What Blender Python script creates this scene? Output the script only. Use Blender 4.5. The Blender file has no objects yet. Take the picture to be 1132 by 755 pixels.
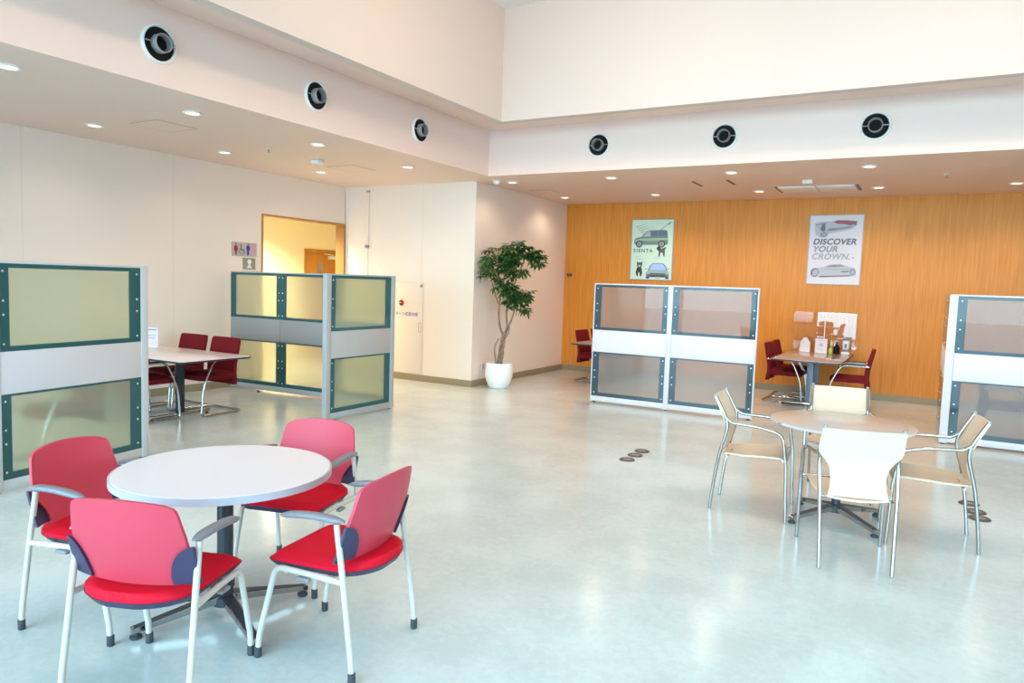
import bpy, bmesh, math, random
from mathutils import Vector, Matrix
PI = math.pi
rad = math.radians
C = bpy.context.scene.collection
sc = bpy.context.scene

# ------------------------------------------------------------------ materials
def srgb(r, g, b):
    f = lambda c: (c/255/12.92) if c/255 <= .04045 else ((c/255+.055)/1.055)**2.4
    return (f(r), f(g), f(b), 1)

def mat(name, col, rough=.5, metal=0., spec=.5, coat=0., coat_rough=.03, sheen=0., emit=None, estr=0.):
    m = bpy.data.materials.new(name); m.use_nodes = True
    b = m.node_tree.nodes['Principled BSDF']
    b.inputs['Base Color'].default_value = col if len(col) == 4 else (*col, 1)
    b.inputs['Roughness'].default_value = rough
    b.inputs['Metallic'].default_value = metal
    b.inputs['Specular IOR Level'].default_value = spec
    b.inputs['Coat Weight'].default_value = coat
    b.inputs['Coat Roughness'].default_value = coat_rough
    b.inputs['Sheen Weight'].default_value = sheen
    if emit:
        b.inputs['Emission Color'].default_value = (*emit, 1)
        b.inputs['Emission Strength'].default_value = estr
    return m

def nodes_of(m):
    nt = m.node_tree
    return nt, nt.nodes, nt.links, nt.nodes['Principled BSDF']

def add_noise_color(m, c1, c2, scale=(1, 1, 1), nscale=5., detail=4., lo=.35, hi=.65, bump=0., rough=.5):
    nt, N, L, b = nodes_of(m)
    tc = N.new('ShaderNodeTexCoord'); mp = N.new('ShaderNodeMapping'); mp.inputs['Scale'].default_value = scale
    no = N.new('ShaderNodeTexNoise'); no.inputs['Scale'].default_value = nscale; no.inputs['Detail'].default_value = detail
    no.inputs['Roughness'].default_value = rough
    cr = N.new('ShaderNodeValToRGB')
    cr.color_ramp.elements[0].position = lo; cr.color_ramp.elements[0].color = (*c1[:3], 1)
    cr.color_ramp.elements[1].position = hi; cr.color_ramp.elements[1].color = (*c2[:3], 1)
    L.new(tc.outputs['Object'], mp.inputs['Vector']); L.new(mp.outputs['Vector'], no.inputs['Vector'])
    L.new(no.outputs['Fac'], cr.inputs['Fac']); L.new(cr.outputs['Color'], b.inputs['Base Color'])
    if bump:
        bp = N.new('ShaderNodeBump'); bp.inputs['Strength'].default_value = bump; bp.inputs['Distance'].default_value = .01
        L.new(no.outputs['Fac'], bp.inputs['Height']); L.new(bp.outputs['Normal'], b.inputs['Normal'])
    return m

def frosted(name, tint, film):
    """frosted glass with a polished outer face"""
    m = bpy.data.materials.new(name); m.use_nodes = True
    nt = m.node_tree; N = nt.nodes; L = nt.links; N.clear()
    out = N.new('ShaderNodeOutputMaterial')
    gl = N.new('ShaderNodeBsdfRefraction'); gl.inputs['Color'].default_value = (*tint, 1)
    gl.inputs['Roughness'].default_value = .24; gl.inputs['IOR'].default_value = 1.3
    df = N.new('ShaderNodeBsdfDiffuse'); df.inputs['Color'].default_value = (*film, 1)
    tr = N.new('ShaderNodeBsdfTranslucent'); tr.inputs['Color'].default_value = (*film, 1)
    m1 = N.new('ShaderNodeMixShader'); m1.inputs[0].default_value = .6
    m2 = N.new('ShaderNodeMixShader'); m2.inputs[0].default_value = .34
    L.new(df.outputs[0], m1.inputs[1]); L.new(tr.outputs[0], m1.inputs[2])
    L.new(gl.outputs[0], m2.inputs[1]); L.new(m1.outputs[0], m2.inputs[2])
    gs = N.new('ShaderNodeBsdfGlossy'); gs.inputs['Roughness'].default_value = .015
    fr = N.new('ShaderNodeFresnel'); fr.inputs['IOR'].default_value = 1.36
    m3 = N.new('ShaderNodeMixShader'); L.new(fr.outputs[0], m3.inputs[0])
    L.new(m2.outputs[0], m3.inputs[1]); L.new(gs.outputs[0], m3.inputs[2])
    L.new(m3.outputs[0], out.inputs['Surface'])
    return m

def clear_glass(name, ior=1.5, tint=(1, 1, 1), refl=(1, 1, 1)):
    m = bpy.data.materials.new(name); m.use_nodes = True
    nt = m.node_tree; N = nt.nodes; L = nt.links; N.clear()
    out = N.new('ShaderNodeOutputMaterial')
    tp = N.new('ShaderNodeBsdfTransparent'); tp.inputs['Color'].default_value = (*tint, 1)
    gs = N.new('ShaderNodeBsdfGlossy'); gs.inputs['Roughness'].default_value = .0; gs.inputs['Color'].default_value = (*refl, 1)
    fr = N.new('ShaderNodeFresnel'); fr.inputs['IOR'].default_value = ior
    mx = N.new('ShaderNodeMixShader'); L.new(fr.outputs[0], mx.inputs[0])
    L.new(tp.outputs[0], mx.inputs[1]); L.new(gs.outputs[0], mx.inputs[2]); L.new(mx.outputs[0], out.inputs['Surface'])
    return m

M = {}
M['wall'] = mat('wall_paint', (.84, .70, .61), .55)
M['bulkhead'] = mat('bulkhead_paint', (.84, .65, .575), .55)
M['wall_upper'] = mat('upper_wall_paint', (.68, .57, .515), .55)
M['low_ceiling'] = mat('low_ceiling_paint', (.80, .62, .53), .6)
M['ceiling'] = mat('ceiling_paint', (.82, .82, .78), .6)
M['yellow_wall'] = mat('corridor_paint', (.86, .76, .52), .6)
M['baseboard'] = mat('baseboard_vinyl', srgb(150, 132, 105), .45)
M['seam'] = mat('seam_line', (.70, .59, .51), .6)
M['line'] = mat('hatch_line', (.36, .31, .26), .6)

# vinyl floor: pale celadon with cloudy mottling and tile joints, waxed
fm = mat('floor_vinyl', (.6, .6, .57), .185, spec=.5)
nt, N, L, b = nodes_of(fm)
tc = N.new('ShaderNodeTexCoord')
n1 = N.new('ShaderNodeTexNoise'); n1.inputs['Scale'].default_value = 22; n1.inputs['Detail'].default_value = 8; n1.inputs['Roughness'].default_value = .7
n1.inputs['Distortion'].default_value = .6
n2 = N.new('ShaderNodeTexNoise'); n2.inputs['Scale'].default_value = 2.2; n2.inputs['Detail'].default_value = 3
mxn = N.new('ShaderNodeMath'); mxn.operation = 'ADD'
ml = N.new('ShaderNodeMath'); ml.operation = 'MULTIPLY'; ml.inputs[1].default_value = .5
cr = N.new('ShaderNodeValToRGB')
cr.color_ramp.elements[0].position = .42; cr.color_ramp.elements[0].color = (.56, .595, .575, 1)
cr.color_ramp.elements[1].position = .58; cr.color_ramp.elements[1].color = (.635, .675, .655, 1)
L.new(tc.outputs['Object'], n1.inputs['Vector']); L.new(tc.outputs['Object'], n2.inputs['Vector'])
L.new(n1.outputs['Fac'], mxn.inputs[0]); L.new(n2.outputs['Fac'], mxn.inputs[1]); L.new(mxn.outputs[0], ml.inputs[0])
L.new(ml.outputs[0], cr.inputs['Fac']); L.new(cr.outputs['Color'], b.inputs['Base Color'])
n3 = N.new('ShaderNodeTexNoise'); n3.inputs['Scale'].default_value = 3.5; n3.inputs['Detail'].default_value = 2
bp = N.new('ShaderNodeBump'); bp.inputs['Strength'].default_value = .06; bp.inputs['Distance'].default_value = .02
L.new(tc.outputs['Object'], n3.inputs['Vector']); L.new(n3.outputs['Fac'], bp.inputs['Height']); L.new(bp.outputs['Normal'], b.inputs['Normal'])
M['floor'] = fm

M['wood'] = add_noise_color(mat('wood_veneer', (.6, .27, .06), .38, spec=.22), (.60, .205, .024), (.74, .285, .050), scale=(14, 14, .55), nscale=3.2, detail=6, lo=.3, hi=.7)
M['door_wood'] = add_noise_color(mat('door_wood', (.5, .2, .03), .4), (.50, .20, .03), (.60, .26, .05), scale=(10, 10, .6), nscale=3)
M['trim_wood'] = mat('trim_wood', srgb(176, 122, 60), .45)
M['pink'] = mat('pink_red_shell', (.60, .055, .088), .45, spec=.35)
M['red'] = mat('red_upholstery', (.70, .008, .026), .6, spec=.12)
M['darkred'] = mat('dark_red_fabric', (.17, .0025, .008), .75, spec=.25)
M['navy'] = mat('navy_plastic', (.042, .036, .085), .45)
M['cream_metal'] = mat('cream_painted_tube', (.60, .53, .47), .35)
M['rubber'] = mat('dark_rubber', (.05, .052, .065), .6)
M['arm_grey'] = mat('grey_armrest', (.22, .205, .225), .42)
M['grey_top'] = mat('pale_grey_laminate', (.58, .52, .50), .2)
M['white_top'] = mat('white_laminate', (.80, .715, .745), .22, spec=.5)
M['edge_lilac'] = mat('lilac_edge_band', (.50, .455, .50), .4)
M['white_edge'] = mat('light_edge_band', (.62, .60, .60), .4)
M['black_metal'] = mat('black_metal', (.025, .028, .04), .35)
M['chrome'] = mat('chrome', (.50, .48, .46), .13, metal=1)
M['satin'] = mat('satin_steel', (.42, .40, .385), .2, metal=1)
M['sling'] = mat('cream_sling', (.69, .53, .39), .6)
M['brown_top'] = mat('brown_laminate', (.34, .25, .22), .16, spec=.5)
M['grey_post'] = mat('blue_grey_post', (.16, .18, .24), .35)
M['alu'] = mat('white_aluminium', (.70, .64, .65), .35)
M['alu_pale'] = mat('pale_aluminium', (.55, .545, .55), .35)
M['alu_grey'] = mat('grey_aluminium', (.40, .405, .41), .4)
M['band_white'] = mat('white_band', (.75, .67, .71), .4)
M['band_pale'] = mat('pale_silver_band', (.62, .57, .59), .4)
M['band_grey'] = mat('grey_band', (.30, .285, .28), .4)
M['band_silver'] = mat('silver_band', (.44, .42, .41), .4)
M['border_green_cast'] = mat('glass_border_green_cast', (.028, .10, .105), .04, spec=.35)  # same glass on all screens; the light's colour cast is put into each border
M['border_blue_cast'] = mat('glass_border_blue_cast', (.055, .082, .100), .04, spec=.3)
M['bolt'] = mat('bolt_head', (.75, .78, .8), .3, metal=.6)
M['frost_green_cast'] = frosted('frosted_glass_green_cast', (.94, .96, .84), (.74, .76, .60))  # pane tints differ by screen group to hold the light's colour cast
M['frost_grey_cast'] = frosted('frosted_glass_grey_cast', (.93, .91, .89), (.62, .59, .57))
M['black'] = mat('black_paint', (.008, .007, .007), .7, spec=.2)
M['vent_grey'] = mat('vent_grey', (.34, .33, .33), .35, metal=.3)
M['white_plastic'] = mat('white_plastic', (.80, .79, .76), .4)
M['lamp'] = mat('downlight_diffuser', (.9, .88, .82), .4, emit=(1., .86, .66), estr=2.2)
M['paper'] = mat('white_paper', (.72, .64, .67), .5)
M['pale_green'] = mat('pale_green_print', (.62, .76, .62), .4)
M['leaf'] = add_noise_color(mat('leaf', (.03, .1, .02), .38, spec=.5), (.014, .050, .012), (.050, .135, .024), nscale=9, lo=.3, hi=.7)
M['bark'] = add_noise_color(mat('bark', (.3, .2, .12), .8), (.17, .10, .06), (.36, .25, .16), scale=(8, 8, 1.5), nscale=5)
M['soil'] = mat('soil', (.10, .055, .03), .9)
M['pot'] = mat('white_pot', (.84, .83, .82), .35)
M['glass'] = clear_glass('window_glass')
M['acrylic'] = clear_glass('clear_acrylic', 1.65, (.97, .95, .95))
M['red_lamp'] = mat('red_lamp', (.42, .01, .015), .25)
M['blue_text'] = mat('blue_letters', (.16, .12, .50), .5)
M['sign_grey'] = mat('sign_grey', (.46, .40, .38), .4)
M['sign_pink'] = mat('sign_pink', (.56, .34, .36), .4)
M['sign_red'] = mat('sign_red', (.36, .006, .02), .4)
M['sign_blue'] = mat('sign_blue', (.02, .015, .36), .4)
M['sign_dark'] = mat('sign_dark', (.09, .09, .06), .4)
M['olive'] = mat('olive_plate', (.26, .26, .18), .4)
M['outdoor'] = mat('outdoor_paving', (.5, .5, .5), .8)
M['outlet_brown'] = mat('outlet_dark', (.085, .065, .055), .45)
M['outlet_lid'] = mat('outlet_lid', (.20, .18, .165), .35)
for k, c in dict(p_green=(.14, .23, .18), p_green_light=(.34, .46, .38), p_dark=(.025, .028, .03), p_glass=(.12, .14, .22), p_blue=(.16, .24, .55),
                 p_blue_light=(.42, .52, .80), p_grey=(.25, .24, .27), p_light=(.47, .445, .48), p_mid=(.13, .12, .145), p_red=(.34, .07, .08),
                 p_silver=(.36, .35, .39), p_brown=(.11, .085, .07)).items():
    M[k] = mat(k.replace('p_', 'print_'), c, .45)

# ------------------------------------------------------------------ mesh helpers
class MB:
    def __init__(s): s.bm = bmesh.new()
    def _mi(s, faces, mi):
        for f in faces: f.material_index = mi
    def box(s, x0, x1, y0, y1, z0, z1, bev=0., mi=0, seg=2, mx=None):
        vs = [s.bm.verts.new(p) for p in ((x0,y0,z0),(x1,y0,z0),(x1,y1,z0),(x0,y1,z0),(x0,y0,z1),(x1,y0,z1),(x1,y1,z1),(x0,y1,z1))]
        fs = [s.bm.faces.new([vs[i] for i in q]) for q in ((3,2,1,0),(4,5,6,7),(0,1,5,4),(1,2,6,5),(2,3,7,6),(3,0,4,7))]
        s._mi(fs, mi)
        if bev > 0:
            es = list({e for f in fs for e in f.edges})
            r = bmesh.ops.bevel(s.bm, geom=es, offset=bev, segments=seg, profile=.5, affect='EDGES')
            vs = list({v for v in list(r['verts']) + [v for v in vs if v.is_valid]})
        if mx is not None:
            for v in vs: v.co = mx @ v.co
        return s
    def tube(s, pts, r, n=10, mi=0, closed=False, caps=True):
        P = [Vector(p) for p in pts]; k = len(P)
        R = r if isinstance(r, (list, tuple)) else [r]*k
        T = []
        for i in range(k):
            a = P[i-1] if (i > 0 or closed) else P[0]
            c = P[(i+1) % k] if (i < k-1 or closed) else P[-1]
            T.append((c-a).normalized())
        u = T[0].orthogonal().normalized(); rings = []
        for i in range(k):
            u = (u - T[i]*u.dot(T[i])).normalized(); w = T[i].cross(u)
            rings.append([s.bm.verts.new(P[i]+(u*math.cos(2*PI*j/n)+w*math.sin(2*PI*j/n))*R[i]) for j in range(n)])
        fs = []
        for i in range(k if closed else k-1):
            a, c = rings[i], rings[(i+1) % k]
            for j in range(n): fs.append(s.bm.faces.new((a[j], a[(j+1) % n], c[(j+1) % n], c[j])))
        if caps and not closed:
            fs.append(s.bm.faces.new(rings[0][::-1])); fs.append(s.bm.faces.new(rings[-1]))
        s._mi(fs, mi); return s
    def prism(s, outline, z0, z1, bev=0., mi=0, mx=None, seg=2, mi_side=None):
        lo = [s.bm.verts.new((x, y, z0)) for x, y in outline]; hi = [s.bm.verts.new((x, y, z1)) for x, y in outline]
        n = len(lo); ft = s.bm.faces.new(hi); fb = s.bm.faces.new(lo[::-1])
        sd = [s.bm.faces.new((lo[i], lo[(i+1) % n], hi[(i+1) % n], hi[i])) for i in range(n)]
        s._mi([ft, fb], mi); s._mi(sd, mi if mi_side is None else mi_side)
        vs = lo+hi
        if bev > 0:
            r = bmesh.ops.bevel(s.bm, geom=list(ft.edges)+list(fb.edges), offset=bev, segments=seg, profile=.5, affect='EDGES')
            vs = list({v for v in list(r['verts']) + [v for v in vs if v.is_valid]})
        if mx is not None:
            for v in vs: v.co = mx @ v.co
        return s
    def lathe(s, prof, n=32, mi=0, mx=None, close=False):
        rings = []
        for r, z in prof:
            if r < 1e-6: rings.append([s.bm.verts.new((0, 0, z))])
            else: rings.append([s.bm.verts.new((r*math.cos(2*PI*j/n), r*math.sin(2*PI*j/n), z)) for j in range(n)])
        fs = []
        seq = list(zip(rings, rings[1:])) + ([(rings[-1], rings[0])] if close else [])
        for a, c in seq:
            for j in range(n):
                k = (j+1) % n
                if len(a) == 1 and len(c) == 1: continue
                if len(a) == 1: fs.append(s.bm.faces.new((a[0], c[k], c[j])))
                elif len(c) == 1: fs.append(s.bm.faces.new((a[j], a[k], c[0])))
                else: fs.append(s.bm.faces.new((a[j], a[k], c[k], c[j])))
        s._mi(fs, mi)
        if mx is not None:
            for ring in rings:
                for v in ring: v.co = mx @ v.co
        return s
    def sheet(s, top, bot, nu, nv, mi=0, mi_bot=None):
        """closed slab between two grids top(u,v), bot(u,v), u,v in 0..1"""
        A = [[s.bm.verts.new(top(i/nu, j/nv)) for j in range(nv+1)] for i in range(nu+1)]
        B = [[s.bm.verts.new(bot(i/nu, j/nv)) for j in range(nv+1)] for i in range(nu+1)]
        f1, f2 = [], []
        for i in range(nu):
            for j in range(nv):
                f1.append(s.bm.faces.new((A[i][j], A[i+1][j], A[i+1][j+1], A[i][j+1])))
                f2.append(s.bm.faces.new((B[i][j+1], B[i+1][j+1], B[i+1][j], B[i][j])))
        rim = [(i, 0) for i in range(nu)] + [(nu, j) for j in range(nv)] + [(i, nv) for i in range(nu, 0, -1)] + [(0, j) for j in range(nv, 0, -1)]
        for k in range(len(rim)):
            a, c = rim[k], rim[(k+1) % len(rim)]
            f1.append(s.bm.faces.new((A[a[0]][a[1]], B[a[0]][a[1]], B[c[0]][c[1]], A[c[0]][c[1]])))
        s._mi(f1, mi); s._mi(f2, mi if mi_bot is None else mi_bot); return s
    def poly(s, pts, mi=0):
        f = s.bm.faces.new([s.bm.verts.new(p) for p in pts]); f.material_index = mi; return s
    def text(s, body, size, mx, mi=0, shear=0., spacing=1., bold=0., align='LEFT'):
        cu = bpy.data.curves.new('lettering', 'FONT'); cu.body = body; cu.size = size; cu.shear = shear
        cu.space_character = spacing; cu.offset = bold; cu.align_x = align; cu.extrude = .0006
        ob = bpy.data.objects.new('lettering', cu); C.objects.link(ob)
        dg = bpy.context.evaluated_depsgraph_get()
        me = bpy.data.meshes.new_from_object(ob.evaluated_get(dg))
        v0 = len(s.bm.verts); f0 = len(s.bm.faces)
        s.bm.from_mesh(me); s.bm.verts.ensure_lookup_table(); s.bm.faces.ensure_lookup_table()
        for v in s.bm.verts[v0:]: v.co = mx @ v.co
        for f in s.bm.faces[f0:]: f.material_index = mi
        bpy.data.objects.remove(ob); bpy.data.curves.remove(cu); bpy.data.meshes.remove(me)
        return s
    def build(s, name, mats, parent=None, loc=(0, 0, 0), rotz=0, smooth=35):
        bmesh.ops.recalc_face_normals(s.bm, faces=s.bm.faces[:])
        me = bpy.data.meshes.new(name); s.bm.to_mesh(me); s.bm.free()
        for m in (mats if isinstance(mats, (list, tuple)) else [mats]): me.materials.append(m)
        if smooth:
            me.polygons.foreach_set('use_smooth', [True]*len(me.polygons)); me.set_sharp_from_angle(angle=rad(smooth))
        o = bpy.data.objects.new(name, me); C.objects.link(o)
        o.location = loc; o.rotation_euler = (0, 0, rotz)
        if parent: o.parent = parent
        return o

def fillet(pts, r, n=6):
    P = [Vector(p) for p in pts]; out = [P[0]]
    rr = r if isinstance(r, (list, tuple)) else [r]*(len(P)-2)
    for i in range(1, len(P)-1):
        a = (P[i-1]-P[i]); c = (P[i+1]-P[i]); la, lc = a.length, c.length; a.normalize(); c.normalize()
        ang = a.angle(c); d = min(rr[i-1]/math.tan(ang/2), la*.49, lc*.49)
        p0, p1 = P[i]+a*d, P[i]+c*d
        for k in range(n+1):
            t = k/n; out.append(p0*(1-t)**2+P[i]*2*t*(1-t)+p1*t*t)
    out.append(P[-1]); return out

def spline(pts, k=6):
    P = [Vector(p) for p in pts]; out = []
    for i in range(len(P)-1):
        a = P[i-1] if i > 0 else P[i]*2-P[i+1]; b_, c = P[i], P[i+1]; d = P[i+2] if i+2 < len(P) else P[i+1]*2-P[i]
        for j in range(k):
            t = j/k
            out.append(.5*((2*b_)+(c-a)*t+(2*a-5*b_+4*c-d)*t*t+(3*b_-a-3*c+d)*t**3))
    out.append(P[-1]); return out

def interp(v, table):
    for (a, x), (c, y) in zip(table, table[1:]):
        if v <= c:
            t = (v-a)/(c-a); t = t*t*(3-2*t) if len(table) < 4 else t
            return x+(y-x)*t
    return table[-1][1]

def rrect(x0, x1, y0, y1, r, n=5):
    o = []
    for cx, cy, a in ((x1-r, y1-r, 0), (x0+r, y1-r, 90), (x0+r, y0+r, 180), (x1-r, y0+r, 270)):
        for k in range(n+1):
            t = rad(a+90*k/n); o.append((cx+r*math.cos(t), cy+r*math.sin(t)))
    return o

def circle(r, n=32, cx=0, cy=0): return [(cx+r*math.cos(2*PI*i/n), cy+r*math.sin(2*PI*i/n)) for i in range(n)]

def tag(o, label, cat, group=None):
    o['label'] = label; o['category'] = cat
    if group: o['group'] = group
    return o
def thing(name, label, cat, loc=(0, 0, 0), rotz=0, group=None):
    o = bpy.data.objects.new(name, None); C.objects.link(o); o.location = loc; o.rotation_euler = (0, 0, rotz); o.empty_display_size = .1
    return tag(o, label, cat, group)
def struct(name, mb, mats, smooth=0):
    o = mb.build(name, mats, smooth=smooth); o['kind'] = 'structure'; return o
def copy_tree(o, parent=None):
    c = o.copy(); C.objects.link(c)
    if parent: c.parent = parent
    for ch in list(o.children): copy_tree(ch, c)
    return c
def place(proto, state, loc, rotz, label):
    o = proto if not state else copy_tree(proto); state.append(o)
    o.location = loc; o.rotation_euler = (0, 0, rotz); o['label'] = label
    return o
ROTX = Matrix.Rotation(PI/2, 4, 'X')          # local XY drawing -> XZ plane facing -Y
def facing_minus_y(x, y, z): return Matrix.Translation((x, y, z)) @ ROTX
def facing_plus_x(x, y, z): return Matrix.Translation((x, y, z)) @ Matrix.Rotation(PI/2, 4, 'Z') @ ROTX

# ------------------------------------------------------------------ dimensions
XL, X2, Y2, Y3 = -8.483, -5.91, 9.186, 12.327
XB, YB, H1 = -5.469, 8.802, 3.088
XS, YS, H2, H3, HC = -4.743, 7.899, 3.72, 3.60, 4.96
XR, YF = 7.0, -2.6
T = .15

# ------------------------------------------------------------------ setting
struct('floor', MB().box(-10.8, XR+.3, YF-.3, Y3+.2, -.12, 0), M['floor'])
# left wall with the doorway
w = MB()
w.box(XL-T, XL, YF, 7.43, 0, H1+.1); w.box(XL-T, XL, 7.43, 9.17, 2.485, H1+.1)
for y in (.6, 2.4, 4.2, 6.0): w.box(XL-.001, XL+.001, y-.002, y+.002, .1, H1, mi=1)
struct('wall_left', w, [M['wall'], M['seam']])
w = MB().box(XL-T+.01, X2, Y2, Y2+.12, 0, H1+.1).box(X2-.12, X2, Y2+.12, Y3+.1, 0, H1+.1)
w.box(-6.888, -6.884, Y2-.001, Y2+.001, .1, H1, mi=1)
struct('wall_niche', w, [M['wall'], M['seam']])
w = MB().box(X2, XR+.2, Y3, Y3+T, 0, H1+.1)
struct('wall_back', w, M['wood'])
W0, W1, W2, W3 = -1.6, 3.2, .85, 3.2
struct('wall_right', MB().box(XR, XR+T, YF, W0, 0, HC+.1).box(XR, XR+T, W1, Y3, 0, HC+.1).box(XR, XR+T, W0, W1, 0, W2).box(XR, XR+T, W0, W1, W3, HC+.1), M['wall_upper'])
# corridor behind the doorway
w = MB().box(-10.65, -10.5, 6.4, 10.27, 0, 2.75).box(-10.65, -10.5, 11.19, 12.0, 0, 2.75).box(-10.65, -10.5, 10.27, 11.19, 2.1, 2.75)
w.box(-10.5, XL-T, 6.3, 6.4, 0, 2.75).box(-10.5, XL-T, 12.0, 12.1, 0, 2.75).box(XL-T-.02, XL-T, 9.175, 12.0, 0, 2.75)
struct('wall_corridor', w, M['yellow_wall'])
struct('ceiling_corridor', MB().box(-10.65, XL-T, 6.3, 12.1, 2.72, 2.8), M['ceiling'])
d = struct('door_1', MB().box(-10.56, -10.52, 10.30, 11.16, 0, 2.07, .004), M['door_wood'])
f = MB(); f.box(-10.56, -10.48, 10.24, 10.30, 0, 2.13).box(-10.56, -10.48, 11.16, 11.22, 0, 2.13).box(-10.56, -10.48, 10.30, 11.16, 2.07, 2.13)
f.build('door_frame', M['trim_wood'], d, smooth=0)
MB().box(-10.522, -10.512, 10.62, 10.74, 1.15, 1.86, .002).build('door_window', M['vent_grey'], d)
MB().box(-10.52, -10.46, 10.90, 11.12, 1.95, 2.02, .006).tube([(-10.47, 11.0, 2.03), (-10.42, 10.9, 2.04), (-10.47, 10.75, 2.05)], .009).build('door_closer', M['white_plastic'], d)
MB().box(-10.52, -10.47, 10.38, 10.40, .95, 1.15, .005).build('door_handle', M['satin'], d)
# doorway lining of the opening in the left wall
j = MB(); j.box(XL-T-.02, XL+.012, 7.43, 7.455, 0, 2.485).box(XL-T-.02, XL+.012, 9.145, 9.172, 0, 2.485).box(XL-T-.02, XL+.012, 7.455, 9.145, 2.46, 2.485)
struct('trim_1', j, M['trim_wood'])
# low ceiling, bulkheads, upper walls, high ceiling
struct('ceiling_low', MB().box(XL-.1, XB-.001, YF, Y3+.1, H1, H1+.08).box(XB-.001, XR, YB+.001, Y3+.1, H1, H1+.08), M['low_ceiling'])
w = MB().box(XB-.1, XB, YF, YB+.1, H1+.0006, H2+.05).box(XB-.1, XR, YB, YB+.1, H1+.0006, H2+.05)
struct('wall_bulkhead', w, M['bulkhead'])
s_ = MB()
for q in ([(XB, YF, H2), (XS-.002, YF, H3), (XS-.002, YS+.002, H3), (XB, YB, H2)], [(XB, YB, H2), (XS-.002, YS+.002, H3), (XR, YS+.002, H3), (XR, YB, H2)]):
    lo = [s_.bm.verts.new(p_) for p_ in q]; hi = [s_.bm.verts.new((p_[0], p_[1], p_[2]+.04)) for p_ in q]
    s_.bm.faces.new(lo); s_.bm.faces.new(hi[::-1])
    for k in range(4): s_.bm.faces.new((lo[k], lo[(k+1) % 4], hi[(k+1) % 4], hi[k]))
struct('trim_2', s_, M['bulkhead'])
struct('wall_upper', MB().box(XS-.12, XS, YF, YS+.12, H3-.001, HC+.05).box(XS, XR, YS, YS+.12, H3-.001, HC+.05), M['wall_upper'])
struct('ceiling', MB().box(XS-.1, XR+.1, YF-.1, YS+.1, HC, HC+.1), M['ceiling'])
# front glazing behind the viewer, with daylight through it
WT = 4.0
struct('wall_front', MB().box(XL-T, XR+T, YF-T, YF, WT, HC+.1).box(XL-T, XL+.1, YF-T, YF, 0, WT).box(XR-.1, XR+T, YF-T, YF, 0, WT), M['wall_upper'])
wf = MB()
for x in [XL+.1+i*2.16 for i in range(8)]: wf.box(x-.04, x+.04, YF-.12, YF-.04, 0, WT)
for z in (.05, 2.2, WT-.04): wf.box(XL+.1, XR-.1, YF-.11, YF-.05, z-.04, z+.04)
wo = struct('window_1', wf, M['alu'])
MB().box(XL+.1, XR-.1, YF-.085, YF-.08, .05, WT).build('glass', M['glass'], wo, smooth=0)
wf = MB()
for y in (W0+.04, (W0*2+W1)/3, (W0+W1*2)/3, W1-.04): wf.box(XR+.03, XR+.11, y-.04, y+.04, W2, W3)
for z in (W2+.04, W3-.04): wf.box(XR+.04, XR+.10, W0, W1, z-.04, z+.04)
wo = struct('window_added', wf, M['alu'])  # unseen side window, added to bring more daylight onto the left-hand surfaces
MB().box(XR+.065, XR+.07, W0, W1, W2, W3).build('glass', M['glass'], wo, smooth=0)
struct('ground_outside', MB().box(-40, 40, -40, YF-.3, -.2, -.08).box(XR+.3, 40, YF-.3, 30, -.2, -.08), M['outdoor'])
# baseboards
bb = MB().box(XL, XL+.012, YF, 7.43, 0, .1, .003)
struct('baseboard_left', bb, M['baseboard'])
struct('baseboard_niche', MB().box(XL+.012, X2+.012, Y2-.012, Y2, 0, .1, .003).box(X2, X2+.012, Y2, Y3-.012, 0, .1, .003), M['baseboard'])
struct('baseboard_back', MB().box(X2+.012, XR, Y3-.012, Y3, 0, .1, .003), M['baseboard'])

# ------------------------------------------------------------------ ceiling fittings
def ring(mb, r0, r1, z0, z1, n=32, mi=0, mx=None):
    return mb.lathe([(r0, z0), (r1, z0), (r1, z1), (r0, z1)], n, mi, mx, close=True)

dl = thing('downlight', '', 'ceiling light', group='recessed downlights')
ring(MB(), .062, .085, -.012, 0).build('trim_ring', M['white_plastic'], dl)
MB().lathe([(0, -.004), (.062, -.004), (.062, -.001), (0, -.001)], 24).build('lamp_diffuser', M['lamp'], dl)
ord4 = ['first', 'second', 'third', 'fourth', 'fifth']
st = []
def add_lamp(x, y, watts=19, z=H1-.03, col=(1, .83, .64)):
    l = bpy.data.lights.new('downlight_lamp', 'SPOT'); l.energy = watts; l.color = col; l.spot_size = rad(150); l.spot_blend = .7; l.shadow_soft_size = .10
    o = bpy.data.objects.new('downlight_lamp', l); C.objects.link(o); o.location = (x, y, z)
for i, y in enumerate((2.93, 4.50, 6.11, 7.75)):
    place(dl, st, (-6.07, y, H1), 0, f'{ord4[i]} downlight along the left bulkhead edge, counted from the near end'); add_lamp(-6.07, y)
for i, y in enumerate((4.48, 6.09, 7.72)):
    place(dl, st, (-7.61, y, H1), 0, f'{ord4[i]} downlight of the row nearer the white left wall, counted from the near end'); add_lamp(-7.61, y)
for i, x in enumerate((-5.43, -3.86, -2.24, -.667)):
    place(dl, st, (x, 9.42, H1), 0, f'{ord4[i]} downlight from the left in the row just behind the back bulkhead'); add_lamp(x, 9.42, 14 if x < -5 else 56)
for i, x in enumerate((-5.47, -3.86, -2.26, -.667, .911)):
    place(dl, st, (x, 11.3, H1), 0, f'{ord4[i]} downlight from the left in the row beside the wood wall'); add_lamp(x, 11.3, 22 if x < -5 else 60)
add_lamp(-9.5, 8.6, 480, 2.6, (1, .88, .66))

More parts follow.
